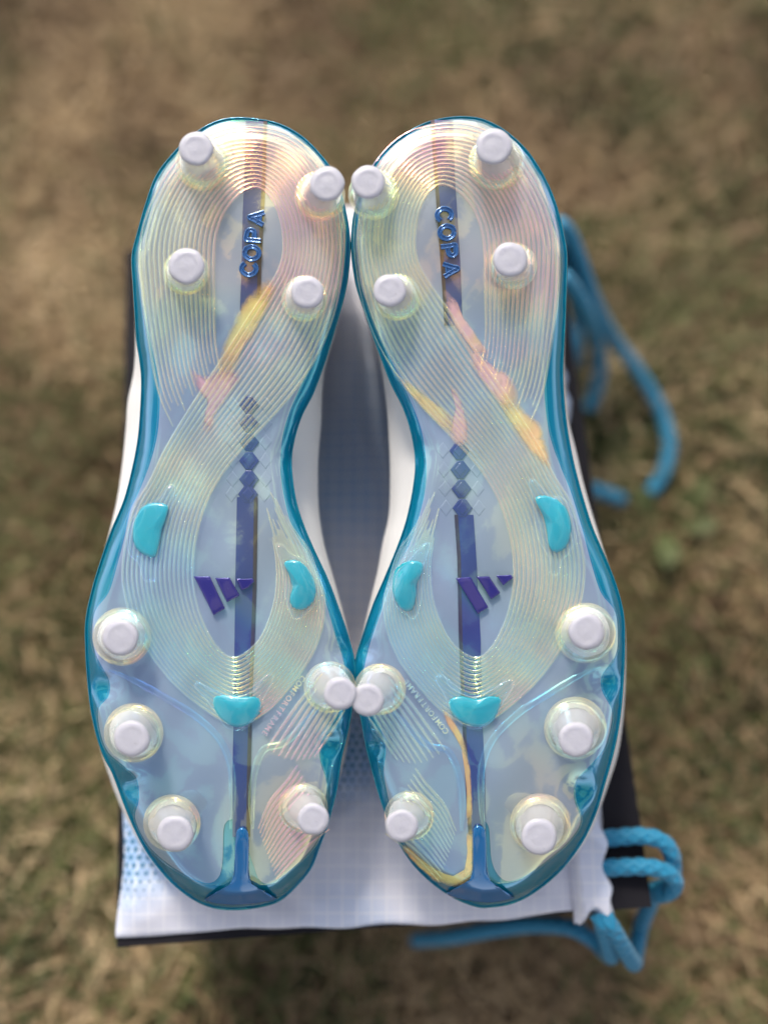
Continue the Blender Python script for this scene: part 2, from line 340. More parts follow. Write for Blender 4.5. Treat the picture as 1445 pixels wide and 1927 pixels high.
bag_c = on_level(660, 1000, BOX_H)
bag = empty('drawstring_bag', (bag_c[0], bag_c[1], BOX_H)); tag(bag, 'white ripstop drawstring bag with blue halftone print lying flat on the black box', 'bag')
def nz(x, y, z=0.0): return noise.noise(Vector((x, y, z)))
def sheet(name, bl, br, tl, tr_, nu, nv, thick, wr, seed, edge_n=.0025, pleat=None):
    """a flat double layer of cloth between four corners, puffed and wrinkled, with a closed edge"""
    V = []; UV = []
    for layer in (1, 0):
        for i in range(nu):
            a = i/(nu-1)
            for j in range(nv):
                b = j/(nv-1)
                p_ = (bl*(1-a)+br*a)*(1-b)+(tl*(1-a)+tr_*a)*b
                e = min(a, 1-a)*(nu-1)/6; f = min(b, 1-b)*(nv-1)/6
                ed = min(1, e)*min(1, f); ed = 1-(1-ed)**2
                ox = edge_n*(nz(b*9, seed)*(1-min(1, e))); oy = edge_n*(nz(a*3.1, seed+7)+.25*nz(a*11, seed+3))*(1-min(1, f))
                z = .0008
                if layer:
                    w_ = wr*(nz(p_[0]*22, p_[1]*16, seed)+.5*nz(p_[0]*55+p_[1]*30, p_[1]*40, seed+2)+.25*abs(nz(p_[0]*90, p_[1]*140, seed+5))+.5*(1-min(1, abs(nz(p_[0]*18+p_[1]*9, p_[1]*14-p_[0]*6, seed+11))*5)))
                    z = .0012+max(.0006, thick*(.75+.25*nz(p_[0]*10, p_[1]*8, seed+9))+w_)*(.12+.88*ed)
                    if pleat: z += pleat*(1-abs(math.sin(b*38+6*nz(b*7, seed)+a*(1.5+2*nz(b*9, 2.2)))))**1.5*ed*(.4+.6*a); ox += pleat*1.2*nz(b*40, seed+4)*a
                V.append((p_[0]+ox-bag_c[0], p_[1]+oy-bag_c[1], z)); UV.append((p_[0]+ox-BN[0][0], p_[1]+oy-BN[0][1]))
    f = grid_faces(nu, nv); f2 = grid_faces(nu, nv, flip=True)+nu*nv
    rim = [(i*nv, 0) for i in range(nu)]
    ring = [i*nv for i in range(nu)]+[(nu-1)*nv+j for j in range(1, nv)]+[i*nv+nv-1 for i in range(nu-2, -1, -1)]+[j for j in range(nv-2, 0, -1)]
    side = np.array([[ring[(k+1) % len(ring)], ring[k], ring[k]+nu*nv, ring[(k+1) % len(ring)]+nu*nv] for k in range(len(ring))])
    return mk(name, V, np.vstack([f, f2, side]), 'ripstop', bag, True, UV)
P4 = on_level([225, 1082, 312, 985], [1765, 1718, 395, 388], BOX_H)
sheet('bag_panel', P4[0], P4[1], P4[2], P4[3], 120, 180, .0035, .0034, 4.2, .004)
H4 = on_level([1080, 1152, 983, 1020], [1726, 1733, 388, 392], BOX_H)
sheet('drawstring_channel', H4[0], H4[1], H4[2], H4[3], 30, 300, .0085, .0016, 9.7, .006, .0030)

def cord(path, r=.0034, name='drawstring', step=.0007):
    """a round braided cord along points (photo x, photo y, height)"""
    P = np.array([on_level(a, b, z) for a, b, z in path]); ln = np.linalg.norm(np.diff(P, axis=0), axis=1).sum()
    n = int(ln/step); C = catmull(P, n)
    T = np.gradient(C, axis=0); T /= np.linalg.norm(T, axis=1)[:, None]
    up = np.array([0, 0, 1.]); B = np.cross(T, up); bad = np.linalg.norm(B, axis=1) < .05; B[bad] = [1, 0, 0]
    B /= np.linalg.norm(B, axis=1)[:, None]; Nn = np.cross(B, T)
    k = 24; th = np.linspace(0, 2*np.pi, k, endpoint=False); s = np.arange(n)*step
    ph1 = 4*th[None, :]+s[:, None]*2*np.pi/.0056; ph2 = 4*th[None, :]-s[:, None]*2*np.pi/.0056
    rr = r*(1+.15*np.maximum(np.cos(ph1), np.cos(ph2))-.06)
    V = C[:, None]+rr[..., None]*(np.cos(th)[None, :, None]*B[:, None]+np.sin(th)[None, :, None]*Nn[:, None])
    V = V.reshape(-1, 3)-np.array([bag_c[0], bag_c[1], BOX_H])
    i = np.arange(n-1)[:, None]; j = np.arange(k)[None, :]; j2 = (j+1) % k
    F = np.stack([i*k+j, i*k+j2, (i+1)*k+j2, (i+1)*k+j], -1).reshape(-1, 4)
    V = np.vstack([V, C[0]-[bag_c[0], bag_c[1], BOX_H], C[-1]-[bag_c[0], bag_c[1], BOX_H]])
    caps = [[int(n*k), (q+1) % k, q, q] for q in range(k)]; c2 = [[n*k+1, (n-1)*k+q, (n-1)*k+(q+1) % k] for q in range(k)]
    faces = [tuple(f) for f in F.tolist()]+[(n*k, (q+1) % k, q) for q in range(k)]+[tuple(f) for f in c2]
    return mk(name, V, faces, 'cord', bag)
zt = BOX_H
cord([(1126,1577,zt+.0032), (1146,1577,zt+.004), (1205,1573,zt+.006), (1243,1582,zt+.006), (1262,1604,zt+.004), (1266,1635,zt-.002), (1262,1662,zt-.006), (1240,1672,zt-.010), (1228,1678,zt-.014), (1222,1700,zt-.03), (1205,1745,zt-.05), (1196,1790,zt-.045), (1192,1812,zt-.03), (1180,1795,zt-.014), (1160,1760,zt-.0005), (1146,1737,zt+.004), (1138,1722,zt+.0034)])
cord([(1126,1634,zt+.0032), (1146,1633,zt+.004), (1210,1631,zt+.006), (1252,1640,zt+.005), (1269,1658,zt+.001), (1262,1676,zt-.005), (1240,1684,zt-.012), (1231,1680,zt-.02)])
cord([(1124,1718,zt+.0034), (1134,1740,zt+.002), (1143,1775,zt-.014), (1150,1797,zt-.03), (1139,1792,zt-.045), (1115,1768,zt-.05), (1070,1745,zt-.05), (1000,1740,zt-.06), (930,1748,zt-.07), (850,1762,zt-.09), (782,1768,.012)], .0036)
cord([(1052,420,zt+.005), (1070,440,zt-.004), (1090,490,zt-.02), (1115,560,zt-.045), (1150,630,.05), (1200,700,.03), (1243,775,.02), (1258,840,.018), (1247,890,.016), (1222,928,.014)], .0040)
cord([(1058,520,zt+.003), (1078,545,zt-.01), (1100,585,zt-.03), (1122,640,.05), (1127,700,.03), (1118,745,.02), (1106,772,.016)], .0042)
cord([(1090,915,.035), (1118,922,.030), (1142,930,.025), (1168,940,.016)], .0040)
cord([(1060,450,zt-.02), (1075,520,zt-.05), (1085,590,.03), (1082,650,.02), (1076,690,.012)], .0042)

# ------------------------------------------------------------------ boots
def zoom(ox, oy, k, pts): return [(ox+x/k, oy+y/k) for x, y in pts]
z3 = lambda p: zoom(160, 680, 2.676, p)
z5 = lambda p: zoom(140, 1150, 2.58, p)
z4 = lambda p: zoom(640, 680, 2.58, p)
z6 = lambda p: zoom(640, 1150, 2.19, p)
LEFT = dict(
 outline=[(449,222.6),(502,228),(539,240),(572,261),(599,288),(622,318),(640,360),(652,410),(657,450),(657,485),(652,532),(642,575),(628,622),(613,672),(590,736),(566,785),(551,837),(548,882),(556,942),(571,990),(590,1035),(616,1091),(638,1150),(655,1200),(665,1240),(667,1278),(661,1336),(652,1382),(641,1429),(634,1479),(624,1522),(613,1561),(602,1590),(586,1631),(562,1662),(528,1693),(489,1706),(442,1711),(405,1708),(372,1696),(338,1673),(307,1642),(276,1600),(252,1553),(233,1507),(214,1456),(196,1421),(183,1382),(173,1336),(167,1286),(163,1227),(163,1169),(175,1110),(192,1054),(212,998),(235,942),(250,886),(261,829),(266,773),(268,717),(265,680),(259,640),(255,582),(252,532),(250,482),(260,439),(276,383),(296,330),(330,286),(366,253),(406,230)],
 upper=[(449,226),(539,244),(599,294),(640,365),(652,440),(648,532),(632,622),(612,690),(606,736),(604,792),(598,867),(598,942),(603,990),(613,1039),(628,1091),(647,1160),(660,1220),(664,1290),(655,1390),(634,1480),(612,1561),(562,1655),(489,1698),(405,1700),(338,1668),(276,1605),(232,1525),(206,1458),(188,1400),(172,1330),(164,1227),(166,1160),(180,1095),(200,1030),(220,949),(230,886),(238,811),(242,755),(254,690),(256,582),(254,482),(277,390),(335,290),(406,235)],
 board=[(449,229),(500,234),(535,246),(570,268),(598,296),(624,335),(642,385),(650,430),(648,466),(643,520),(632,565),(612,632),(585,688),(560,740),(540,790),(531,829),(528,886),(536,940),(550,990),(578,1040),(600,1090),(615,1140),(632,1200),(645,1240),(652,1290),(640,1335),(618,1370),(604,1400),(602,1430),(614,1470),(612,1510),(606,1555),(595,1585),(570,1615),(530,1650),(505,1663),(488,1655),(480,1630),(478,1560),(470,1544),(455,1538),(437,1541),(422,1555),(419,1620),(412,1650),(392,1662),(357,1650),(314,1623),(278,1588),(255,1540),(262,1505),(258,1465),(232,1440),(204,1415),(190,1380),(186,1335),(205,1310),(206,1280),(185,1240),(174,1200),(180,1150),(205,1115),(222,1060),(236,1005),(246,960),(262,925),(280,880),(292,840),(299,800),(301,740),(295,695),(284,645),(274,598),(267,549),(261,499),(262,470),(275,432),(286,390),(300,340),(332,295),(368,261),(406,237)],
 studs=[((381,308),50,(369.5,280),31,.0125),((602,369),47,(615,346),32,.0125),((350,512),43,(351,500.6),33,.0105),((573,562),43,(579,550.5),30,.0105),((230,1198),54,(227,1200),33,.012),((252,1379),55,(248.5,1390),33,.012),((324,1549),53,(330,1568.6),33,.012),((620.6,1293),48,(640,1305),30,.0125),((570,1520),46,(589.6,1541.5),29,.0125)],
 kidney=[(z3([(300,740),(360,725),(410,740),(405,790),(385,850),(370,920),(350,970),(310,965),(265,930),(250,870),(260,800)]),
          z3([(425,618),(450,622),(455,650),(435,740),(400,900),(362,1030),(352,1100),(325,1112),(292,1095),(270,1020),(222,970),(215,880),(235,800),(290,730),(370,690),(405,640)])),
         (z3([(1010,1025),(1070,1015),(1125,1060),(1155,1130),(1145,1200),(1095,1240),(1050,1230),(1035,1190),(1045,1140),(1030,1080)]),
          z3([(965,915),(1000,925),(1035,965),(1100,1000),(1160,1080),(1178,1170),(1150,1240),(1105,1280),(1075,1302),(1045,1290),(1010,1200),(1000,1100),(985,1020),(962,940)])),
         (z5([(690,425),(740,415),(820,420),(880,425),(898,465),(870,520),(820,550),(770,550),(720,520),(690,475)]),
          z5([(590,345),(615,350),(650,385),(710,405),(790,410),(870,395),(915,330),(945,303),(968,318),(960,350),(925,415),(900,490),(850,560),(790,582),(730,560),(690,500),(630,420),(585,370)]))],
 emblem=[z3([(548,1082),(630,1082),(707,1245),(648,1280)]), z3([(655,1090),(730,1088),(780,1180),(715,1215)]), z3([(760,1095),(848,1092),(852,1110),(825,1140),(788,1155)])],
 stripe=[(224,463,503),(335,460,500),(400,457,497),(500,455,492),(580,452,490),(740,450,490),(940,446,485),(1100,443,483),(1330,440,475),(1450,438,472),(1575,438,471)], brown=+1,
 copa=[((468.5,506),8),((474,476),4),((478,443),5),((483,410),6)], copa_dir=(.10,-1.0), copa_size=30,
 dents=[(200,1290,26,.0035),(250,1478,26,.0035),(622,1398,22,.003),(640,1225,20,.002),(295,1640,30,.001),(540,860,26,.0015)],
 comfort=[(569,1277),(499,1380)],
 fork=[(455,1556),(466,1562),(469,1580),(470,1640),(478,1668),(500,1688),(522,1692),(489,1700),(442,1704),(400,1700),(385,1692),(418,1680),(436,1655),(441,1620),(443,1580),(446,1562)],
 gap=(588, 935), diamonds=[(469,y) for y in (762,797,832,867,902)]+[(467,930)],
 painted_glints=[('glint_gold',[(508,526),(520,540),(506,574),(494,596),(478,630),(460,652),(448,680),(432,708),(412,704),(414,672),(424,640),(440,606),(456,576),(476,548)]),
       ('glint_rose',[(362,696),(384,708),(404,700),(430,694),(450,706),(440,732),(424,756),(408,784),(396,810),(382,812),(384,780),(390,756),(378,742),(366,722)])],
 label='football boot on the left lying sole up, its raised lettering reading upwards towards the heel', mirror=False)
RIGHT = dict(
 outline=[(872.6,220.6),(839,223),(799.5,233),(763,253),(733,276),(706,306),(684,350),(668,400),(663,440),(663,475),(666,505),(673,542),(686,582),(703,632),(718,672),(737,722),(760,768),(775,815),(782.6,866),(779.5,912),(768,971),(752,1021),(727,1083),(704,1137),(686,1190),(673,1230),(668,1262),(671,1310),(681,1356),(690,1406),(704,1460),(717.6,1506),(731,1543),(750,1584),(777,1625),(813.5,1661),(855,1689),(896,1705),(923,1706),(960,1700),(996,1684),(1033,1657),(1065,1625),(1097,1579),(1119.5,1529),(1137.7,1469.6),(1155,1406),(1166,1342),(1172,1264),(1173.5,1205),(1172,1160),(1163,1118),(1148,1075),(1128,1029),(1109,982),(1088,912),(1074,854),(1064,796),(1058.6,738),(1057.5,690),(1060,640),(1062,599),(1064,532),(1065,482),(1060,446),(1049,399),(1035,359),(1015,320),(992,286),(966,260),(939,240),(906,225)],
 upper=[(872,224),(799,238),(733,282),(684,356),(668,440),(672,532),(690,600),(712,670),(727,757),(733,835),(735,897),(733,967),(721,1021),(710,1080),(694,1145),(680,1210),(672,1270),(683,1356),(705,1460),(732,1540),(778,1622),(855,1682),(923,1700),(996,1680),(1065,1626),(1108,1570),(1128,1520),(1142,1480),(1162,1415),(1172,1342),(1176,1250),(1172,1160),(1152,1090),(1126,1010),(1099,920),(1082,847),(1069,790),(1061,695),(1062,599),(1063,482),(1047,400),(990,288),(939,244)],
 board=[(872,227),(840,229),(802,239),(767,259),(738,282),(712,314),(690,360),(676,410),(670,450),(671,490),(680,540),(694,580),(714,632),(742,690),(768,745),(790,800),(800,850),(802,900),(794,950),(776,1010),(752,1060),(730,1110),(714,1160),(700,1200),(688,1245),(682,1290),(700,1340),(716,1370),(726,1410),(722,1450),(728,1490),(738,1530),(756,1575),(786,1620),(822,1648),(858,1662),(874,1655),(880,1630),(876,1560),(882,1545),(896,1540),(912,1546),(920,1560),(925,1620),(940,1650),(962,1658),(1000,1640),(1040,1610),(1072,1580),(1092,1545),(1080,1505),(1082,1470),(1110,1440),(1136,1408),(1148,1370),(1150,1335),(1132,1300),(1132,1270),(1156,1235),(1162,1200),(1156,1150),(1130,1115),(1112,1060),(1096,1000),(1075,930),(1055,880),(1040,840),(1030,800),(1024,740),(1027,695),(1036,645),(1046,598),(1052,549),(1054,499),(1050,460),(1040,425),(1028,380),(1012,335),(988,296),(962,268),(936,248),(906,232)],
 studs=[((934,306),52,(929,276),33,.0125),((703,366),47,(693,343),31,.0125),((965,500),44,(960,489),32,.0105),((748,559),44,(733,547),30,.0105),((1101,1191),56,(1103,1189),33,.012),((1082,1370),58,(1083,1392),32,.012),((1016,1550),56,(1014,1574.7),33,.012),((715,1297),48,(692,1317),30,.0125),((770,1535),46,(756,1554),30,.0125)],
 kidney=[(z4([(955,680),(1000,665),(1060,690),(1100,740),(1113,820),(1090,890),(1045,915),(1015,890),(1005,830),(990,760)]),
          z4([(915,580),(940,570),(970,600),(1015,650),(1080,660),(1130,730),(1150,830),(1120,920),(1075,970),(1062,1030),(1040,1042),(1020,1020),(1010,950),(960,860),(940,740),(928,650)])),
         (z4([(280,1010),(330,980),(385,985),(395,1020),(370,1080),(365,1140),(345,1195),(300,1190),(265,1130),(262,1060)]),
          z4([(420,875),(437,890),(422,940),(405,1000),(400,1120),(380,1220),(350,1255),(320,1230),(270,1190),(250,1110),(265,1030),(330,965),(390,900)])),
         (z6([(460,372),(500,355),(560,365),(610,355),(652,365),(645,405),(620,450),(570,470),(510,455),(470,420)]),
          z6([(400,263),(425,265),(460,320),(545,345),(640,318),(690,283),(716,290),(710,320),(672,380),(640,440),(580,487),(510,477),(460,420),(425,340),(393,285)]))],
 emblem=[z4([(560,1052),(632,1045),(720,1195),(668,1228)]), z4([(660,1045),(722,1042),(778,1125),(733,1158)]), z4([(755,1040),(830,1035),(840,1052),(790,1090)])],
 stripe=[(222,810,852),(335,817,856),(400,822,860),(500,829,866),(580,834,869),(740,843,875),(900,850,886),(1050,860,896),(1200,863,904),(1330,868,906),(1450,874,912),(1570,881,914)], brown=-1,
 copa=[((836,404),0),((841,437),0),((844,472),0),((848,507),0)], copa_dir=(.13,1.0), copa_size=30,
 dents=[(1138,1282,26,.0035),(1092,1482,26,.0035),(706,1402,22,.003),(694,1225,20,.002),(1040,1640,30,.001),(790,850,26,.0015)],
 comfort=[(838,1376),(764,1284)],
 fork=[(900,1552),(910,1557),(914,1570),(917,1630),(925,1660),(945,1682),(968,1690),(930,1699),(896,1698),(855,1690),(840,1680),(872,1668),(886,1645),(889,1600),(889,1570),(892,1556)],
 gap=(616, 966), diamonds=[(864,848),(866,884),(868,920),(870,956)],
 painted_glints=[('glint_rose',[(838,552),(858,566),(872,596),(892,624),(910,650),(918,668),(900,672),(878,648),(858,620),(844,590)]),
       ('glint_rose',[(880,652),(906,668),(930,690),(958,706),(972,730),(976,760),(960,772),(936,756),(910,722),(890,690)]),
       ('glint_gold',[(944,756),(976,764),(996,782),(1016,800),(1026,836),(1036,880),(1014,866),(990,838),(962,800)]),
       ('glint_gold',[(756,712),(782,728),(814,754),(848,780),(858,806),(840,812),(812,786),(784,756),(762,732)]),
       ('glint_rose',[(846,724),(864,742),(878,790),(880,826),(866,836),(848,822),(850,790),(856,760)]),
       ('glint_gold',[(762,1590),(782,1606),(806,1626),(826,1640),(822,1656),(800,1642),(776,1620),(760,1600)]),
       ('glint_gold',[(812,1634),(836,1644),(862,1648),(878,1634),(888,1640),(880,1662),(858,1668),(832,1662),(812,1652)]),
       ('glint_gold',[(872,1648),(878,1610),(878,1570),(888,1566),(889,1610),(886,1650)]),
       ('glint_gold',[(832,1330),(848,1348),(866,1378),(876,1404),(870,1412),(856,1386),(840,1360)]),
       ('glint_gold',[(866,1392),(878,1416),(885,1450),(888,1500),(887,1548),(878,1548),(878,1500),(874,1452)])],
 label='football boot on the right lying sole up, its raised lettering reading downwards towards the toe', mirror=True)

KS = D/FPX
def sag(py):
    py = np.asarray(py, float)
    return -.011*np.clip((py-1380)/330, 0, 1)**2 - .004*np.clip((420-py)/200, 0, 1)**2 - .0022*np.exp(-((py-800)/170)**2)
class Boot: pass
def similarity(src, dst):
    a = np.array(src); b = np.array(dst); A = np.c_[a, np.ones(len(a))]
    X, *_ = np.linalg.lstsq(A, b, rcond=None); return lambda p: np.c_[np.asarray(p, float), np.ones(len(p))] @ X
L2R = similarity([s[0] for s in LEFT['studs']]+[(440,1320),(290,1000),(560,1110),(480,224),(455,1705)], [s[0] for s in RIGHT['studs']]+[(893,1330),(1040,990),(770,1105),(831,222),(910,1706)])
# ridge guide curves measured on the left sole: A runs inside the heel loop and outside the forefoot loop, B the other way round
GA = [(418, 715), (405, 640), (403, 560), (402, 500), (405, 450), (417, 408), (438, 376), (460, 358), (485, 352), (508, 368), (524, 398), (533, 436), (534, 474), (525, 508), (503, 545), (470, 595), (432, 655), (393, 715), (350, 782), (312, 846), (284, 904), (254, 955), (238, 1020), (232, 1085), (244, 1150), (272, 1210), (312, 1268), (370, 1322), (440, 1362), (498, 1340), (545, 1292), (582, 1240), (604, 1185), (610, 1130), (598, 1082), (580, 1032), (548, 985), (522, 932), (498, 890)]
GB = [(330, 812), (300, 740), (280, 640), (268, 545), (264, 460), (284, 385), (330, 306), (400, 250), (475, 238), (545, 254), (596, 296), (632, 355), (648, 430), (646, 505), (632, 580), (606, 650), (570, 712), (522, 772), (470, 828), (426, 880), (394, 932), (374, 988), (364, 1045), (364, 1100), (376, 1155), (396, 1200), (412, 1222), (428, 1236), (446, 1238), (468, 1226), (490, 1203), (507, 1168), (518, 1130), (522, 1090), (520, 1050), (513, 1010), (505, 975), (496, 940), (488, 910)]
def ridge_paths():
    out = []
    ab = catmull(np.hstack([GA, GB]), 520); a, b = ab[:, :2], ab[:, 2:]; n = 16   # paired guides stay in step
    for k in range(n):
        u = k/(n-1); p = a*(1-u)+b*u
        s = int(2+9*abs(math.sin(k*2.3))); e = int(6+26*abs(math.sin(k*1.7+1)))
        out.append((p[s:-e], .74))
    c0 = catmull([(606,1268),(566,1318),(532,1366),(503,1408)], 90); c1 = catmull([(650,1335),(630,1368),(610,1398),(592,1424)], 90)
    for k in range(9):
        u = k/8; e = int(14*math.sin(u*3.1)); out.append(((c0*(1-u)+c1*u+np.array([0, 14*math.sin(u*3.1)])*np.linspace(0, 1, 90)[:, None]), .55))
    d0 = catmull([(560,1440),(540,1470),(508,1510),(486,1560)], 60); d1 = catmull([(620,1560),(592,1582),(560,1610),(520,1655)], 60)
    for k in range(13):
        u = k/12; out.append(((d0*(1-u)+d1*u), .45))
    return out
RP = ridge_paths()

def build_boot(S):
    ol = catmull(S['outline'], 520, True)
    ymin, ymax = ol[:, 1].min(), ol[:, 1].max()
    # distance-to-edge table in photo pixels
    x0, y0 = ol.min(0)-20; step = 3.0
    nx = int((ol[:, 0].max()+20-x0)/step)+2; ny = int((ol[:, 1].max()+20-y0)/step)+2
    gxx, gyy = np.meshgrid(x0+np.arange(nx)*step, y0+np.arange(ny)*step, indexing='ij')
    P = np.stack([gxx, gyy], -1).reshape(-1, 2); dmin = np.full(len(P), 1e9); ins = np.zeros(len(P), bool)
    for i in range(0, len(ol)):
        a, b = ol[i], ol[(i+1) % len(ol)]
        dmin = np.minimum(dmin, ((P-a)**2).sum(1))
        c = (a[1] > P[:, 1]) != (b[1] > P[:, 1])
        with np.errstate(divide='ignore', invalid='ignore'):
            ins ^= c & (P[:, 0] < (b[0]-a[0])*(P[:, 1]-a[1])/(b[1]-a[1])+a[0])
    dist = np.where(ins, np.sqrt(dmin), 0).reshape(nx, ny)
    stc = np.array(S['stripe'], float)
    def edge_d(p):
        fx = np.clip((p[:, 0]-x0)/step, 0, nx-1.001); fy = np.clip((p[:, 1]-y0)/step, 0, ny-1.001)
        i = fx.astype(int); j = fy.astype(int); a = fx-i; b = fy-j
        return dist[i, j]*(1-a)*(1-b)+dist[i+1, j]*a*(1-b)+dist[i, j+1]*(1-a)*b+dist[i+1, j+1]*a*b
    def surf(p):
        e = 1-np.clip(edge_d(p)/42, 0, 1)
        h = sag(p[:, 1])-.0055*e**2.2
        x, y = p[:, 0], p[:, 1]
        h = h+.00035*(np.sin(x/23+y/41)+np.sin(y/37-x/29))*(1-e)
        xc = np.interp(y, stc[:, 0], (stc[:, 1]+stc[:, 2])/2)
        h = h+.0016*np.exp(-((x-xc)/38)**2)*np.clip((y-1360)/80, 0, 1)          # raised toe spine
        for dx, dy, rr_, dp in S['dents']: h = h-dp*np.exp(-(((x-dx)**2+(y-dy)**2)/rr_**2))
        return h
    def flare(p):
        h = np.zeros(len(p))
        for (c, R, *_r) in S['studs']:
            rho = np.hypot(p[:, 0]-c[0], p[:, 1]-c[1])/R
            h += .03*np.clip(1.02-rho, 0, .42)**2
        return h
    cpt = np.array([np.mean(ol[:, 0]), 1000.0])
    off = np.array([(cpt[0]-CX)*KS, -(cpt[1]-CY)*KS, 0.0])
    yl = off[1]; off[2] = ((BOX_H+.0045)-CZ+D*CT-yl*ST)/CT       # base point on the bag below the sole's middle
    loc = C_+D*A_+off[0]*R_+off[1]*U_-off[2]*A_
    boot = empty('football_boot', loc, (TH, 0, 0)); tag(boot, S['label'], 'boot', 'pair of football boots')
    def pt(p, h):
        p = np.asarray(p, float); h = np.asarray(h, float)+np.zeros(len(p)); k = KS*(1-h/D)
        return np.stack([(p[:, 0]-CX)*k, -(p[:, 1]-CY)*k, h], 1)-off
    def bag_h(p, lift=.0045):                                       # height (in the sole frame) of the bag under a place
        h = np.full(len(p), -.08)
        for _ in range(6):
            Y = -(p[:, 1]-CY)*KS*(1-h/D); h = ((BOX_H+lift)-CZ+D*CT-Y*ST)/CT
        return h
    def axis_of(line, cl=.42):
        ys = np.linspace(line[:, 1].min(), line[:, 1].max(), 160); mid = []
        for y in ys:
            c = []
            for i in range(len(line)):
                a, b = line[i], line[(i+1) % len(line)]
                if (a[1] > y) != (b[1] > y): c.append(a[0]+(y-a[1])/(b[1]-a[1])*(b[0]-a[0]))
            mid.append((min(c)+max(c))/2 if c else np.nan)
        mid = np.array(mid); ok = ~np.isnan(mid); mid = np.interp(ys, ys[ok], mid[ok])
        mid = np.convolve(np.pad(mid, 12, mode='edge'), np.ones(25)/25, 'valid')
        w = line[:, 0].max()-line[:, 0].min()
        ay = np.clip(line[:, 1], line[:, 1].min()+w*cl, line[:, 1].max()-w*cl)
        return np.stack([np.interp(ay, ys, mid), ay], 1)
    def loft(line, rings, dz, K=40, pw=1.6):
        ax = axis_of(line); r = (np.arange(K)/(K-1))**pw
        p = line[:, None]*(1-r[None, :, None])+ax[:, None]*r[None, :, None]; q = p.reshape(-1, 2)
        return pt(q, surf(q)+dz), grid_faces(len(line), K, True, True)
    nrm = np.roll(ol, -1, 0)-np.roll(ol, 1, 0); nrm /= np.linalg.norm(nrm, axis=1)[:, None]; nrm = np.stack([nrm[:, 1], -nrm[:, 0]], 1)
    cen = ol.mean(0)
    if ((nrm*(ol-cen)).sum(1)).mean() < 0: nrm = -nrm
    # --- sole plate: clear sheet over everything
    nx0, nx1 = (864, 945) if S['mirror'] else (408, 492)             # the plate runs across the fork's notch
    pb = catmull([q_ for q_ in S['board'] if not (nx0 < q_[0] < nx1 and q_[1] > 1530)], 520, True); tb = np.roll(pb, -1, 0)-np.roll(pb, 1, 0); tb /= np.linalg.norm(tb, axis=1)[:, None]; nb_ = np.stack([tb[:, 1], -tb[:, 0]], 1)
    if (nb_*(pb-pb.mean(0))).sum(1).mean() < 0: nb_ = -nb_
    pb = pb+nb_*4; axp = axis_of(pb); Kp = 72; rp = np.concatenate([[0, 0, .006], .015+.985*(np.arange(Kp-3)/(Kp-4))**1.5]); qp = (pb[:, None]*(1-rp[None, :, None])+axp[:, None]*rp[None, :, None]).reshape(-1, 2)
    zp = np.tile(np.concatenate([[-.0016, -.0005, -.0001], np.zeros(Kp-3)]), len(pb))
    plate = mk('sole_plate', pt(qp, surf(qp)+zp), grid_faces(len(pb), Kp, True, True), 'clear_plate', boot, up=True)
    # --- rim: teal carrier under the plate that turns down into the side wall
    K = 46; ax = axis_of(ol); r = (np.arange(K)/(K-1))**1.6
    p = ol[:, None]*(1-r[None, :, None])+ax[:, None]*r[None, :, None]; q = p.reshape(-1, 2)
    Vt = pt(q, surf(q)-.0016).reshape(len(ol), K, 3)[:, ::-1]
    es = surf(ol)
    rings = [pt(ol+nrm*o_, es+d_) for o_, d_ in ((.8, -.0008), (2.2, -.0026), (2.6, -.005), (1.0, -.0085), (-3.0, -.0125), (-9.0, -.0145))]
    Vt = np.concatenate([Vt]+[x[:, None] for x in rings], 1); nv = Vt.shape[1]
    rim = mk('rim', Vt.reshape(-1, 3), grid_faces(len(ol), nv, True), 'teal_rim', boot, up=True)
    # --- pale board
    bl = catmull(S['board'], 420, True); V, F = loft(bl, None, -.0011, 40)
    board = mk('board', V, F, 'board', boot, up=True)
    # --- stripe and its dark edge line, as sheets just above the board
    st = np.array(S['stripe'], float); ys = np.linspace(st[0, 0]+4, st[-1, 0], 220)
    xl, xr = np.interp(ys, st[:, 0], st[:, 1]), np.interp(ys, st[:, 0], st[:, 2])
    bw = 7.0; ysA, xlA, xrA = ys, xl, xr
    def ribbon(name, a, b, mat, dz, parent, n=5):
        t = np.linspace(0, 1, n); q = np.stack([a[:, None]*(1-t)+b[:, None]*t, np.repeat(ys[:, None], n, 1)], -1).reshape(-1, 2)
        v = pt(q, surf(q)+dz); mk(name, v, grid_faces(len(ys), n, flip=False), mat, parent, up=True)
    g0, g1 = S['gap']
    for sel in (ysA < g0, ysA > g1):                                 # the stripe is broken at the arch by the diamond chain
        ys, xl, xr = ysA[sel], xlA[sel], xrA[sel]
        if S['brown'] > 0: ribbon('stripe', xl, xr-bw, 'violet_stripe', -.0007, boot); ribbon('stripe_edge', xr-bw, xr, 'brown_line', -.00068, boot)
        else: ribbon('stripe', xl+bw, xr, 'violet_stripe', -.0007, boot); ribbon('stripe_edge', xl, xl+bw, 'brown_line', -.00068, boot)
    def slab(name, line, h0, h1, mat, parent, bev=2.0, n=None, dome=0.0, spl=True):
        """a flat-topped piece with a bevelled edge, its outline given in photo pixels"""
        ln = catmull(line, n or 60, True) if spl else np.asarray(line, float)
        if not spl:                                                  # straight-sided: densify, keep corners
            o_ = []
            for i in range(len(ln)):
                a, b = ln[i], ln[(i+1) % len(ln)]
                for t in (0.02, .25, .5, .75, .98): o_.append(a*(1-t)+b*t)
            ln = np.array(o_)
        c = ln.mean(0); loops = []
        d = np.linalg.norm(ln-c, axis=1)[:, None]
        ins = lambda k: c+(ln-c)*np.clip(1-k/d, .05, 1)
        s0 = surf(ln)+flare(ln)*0
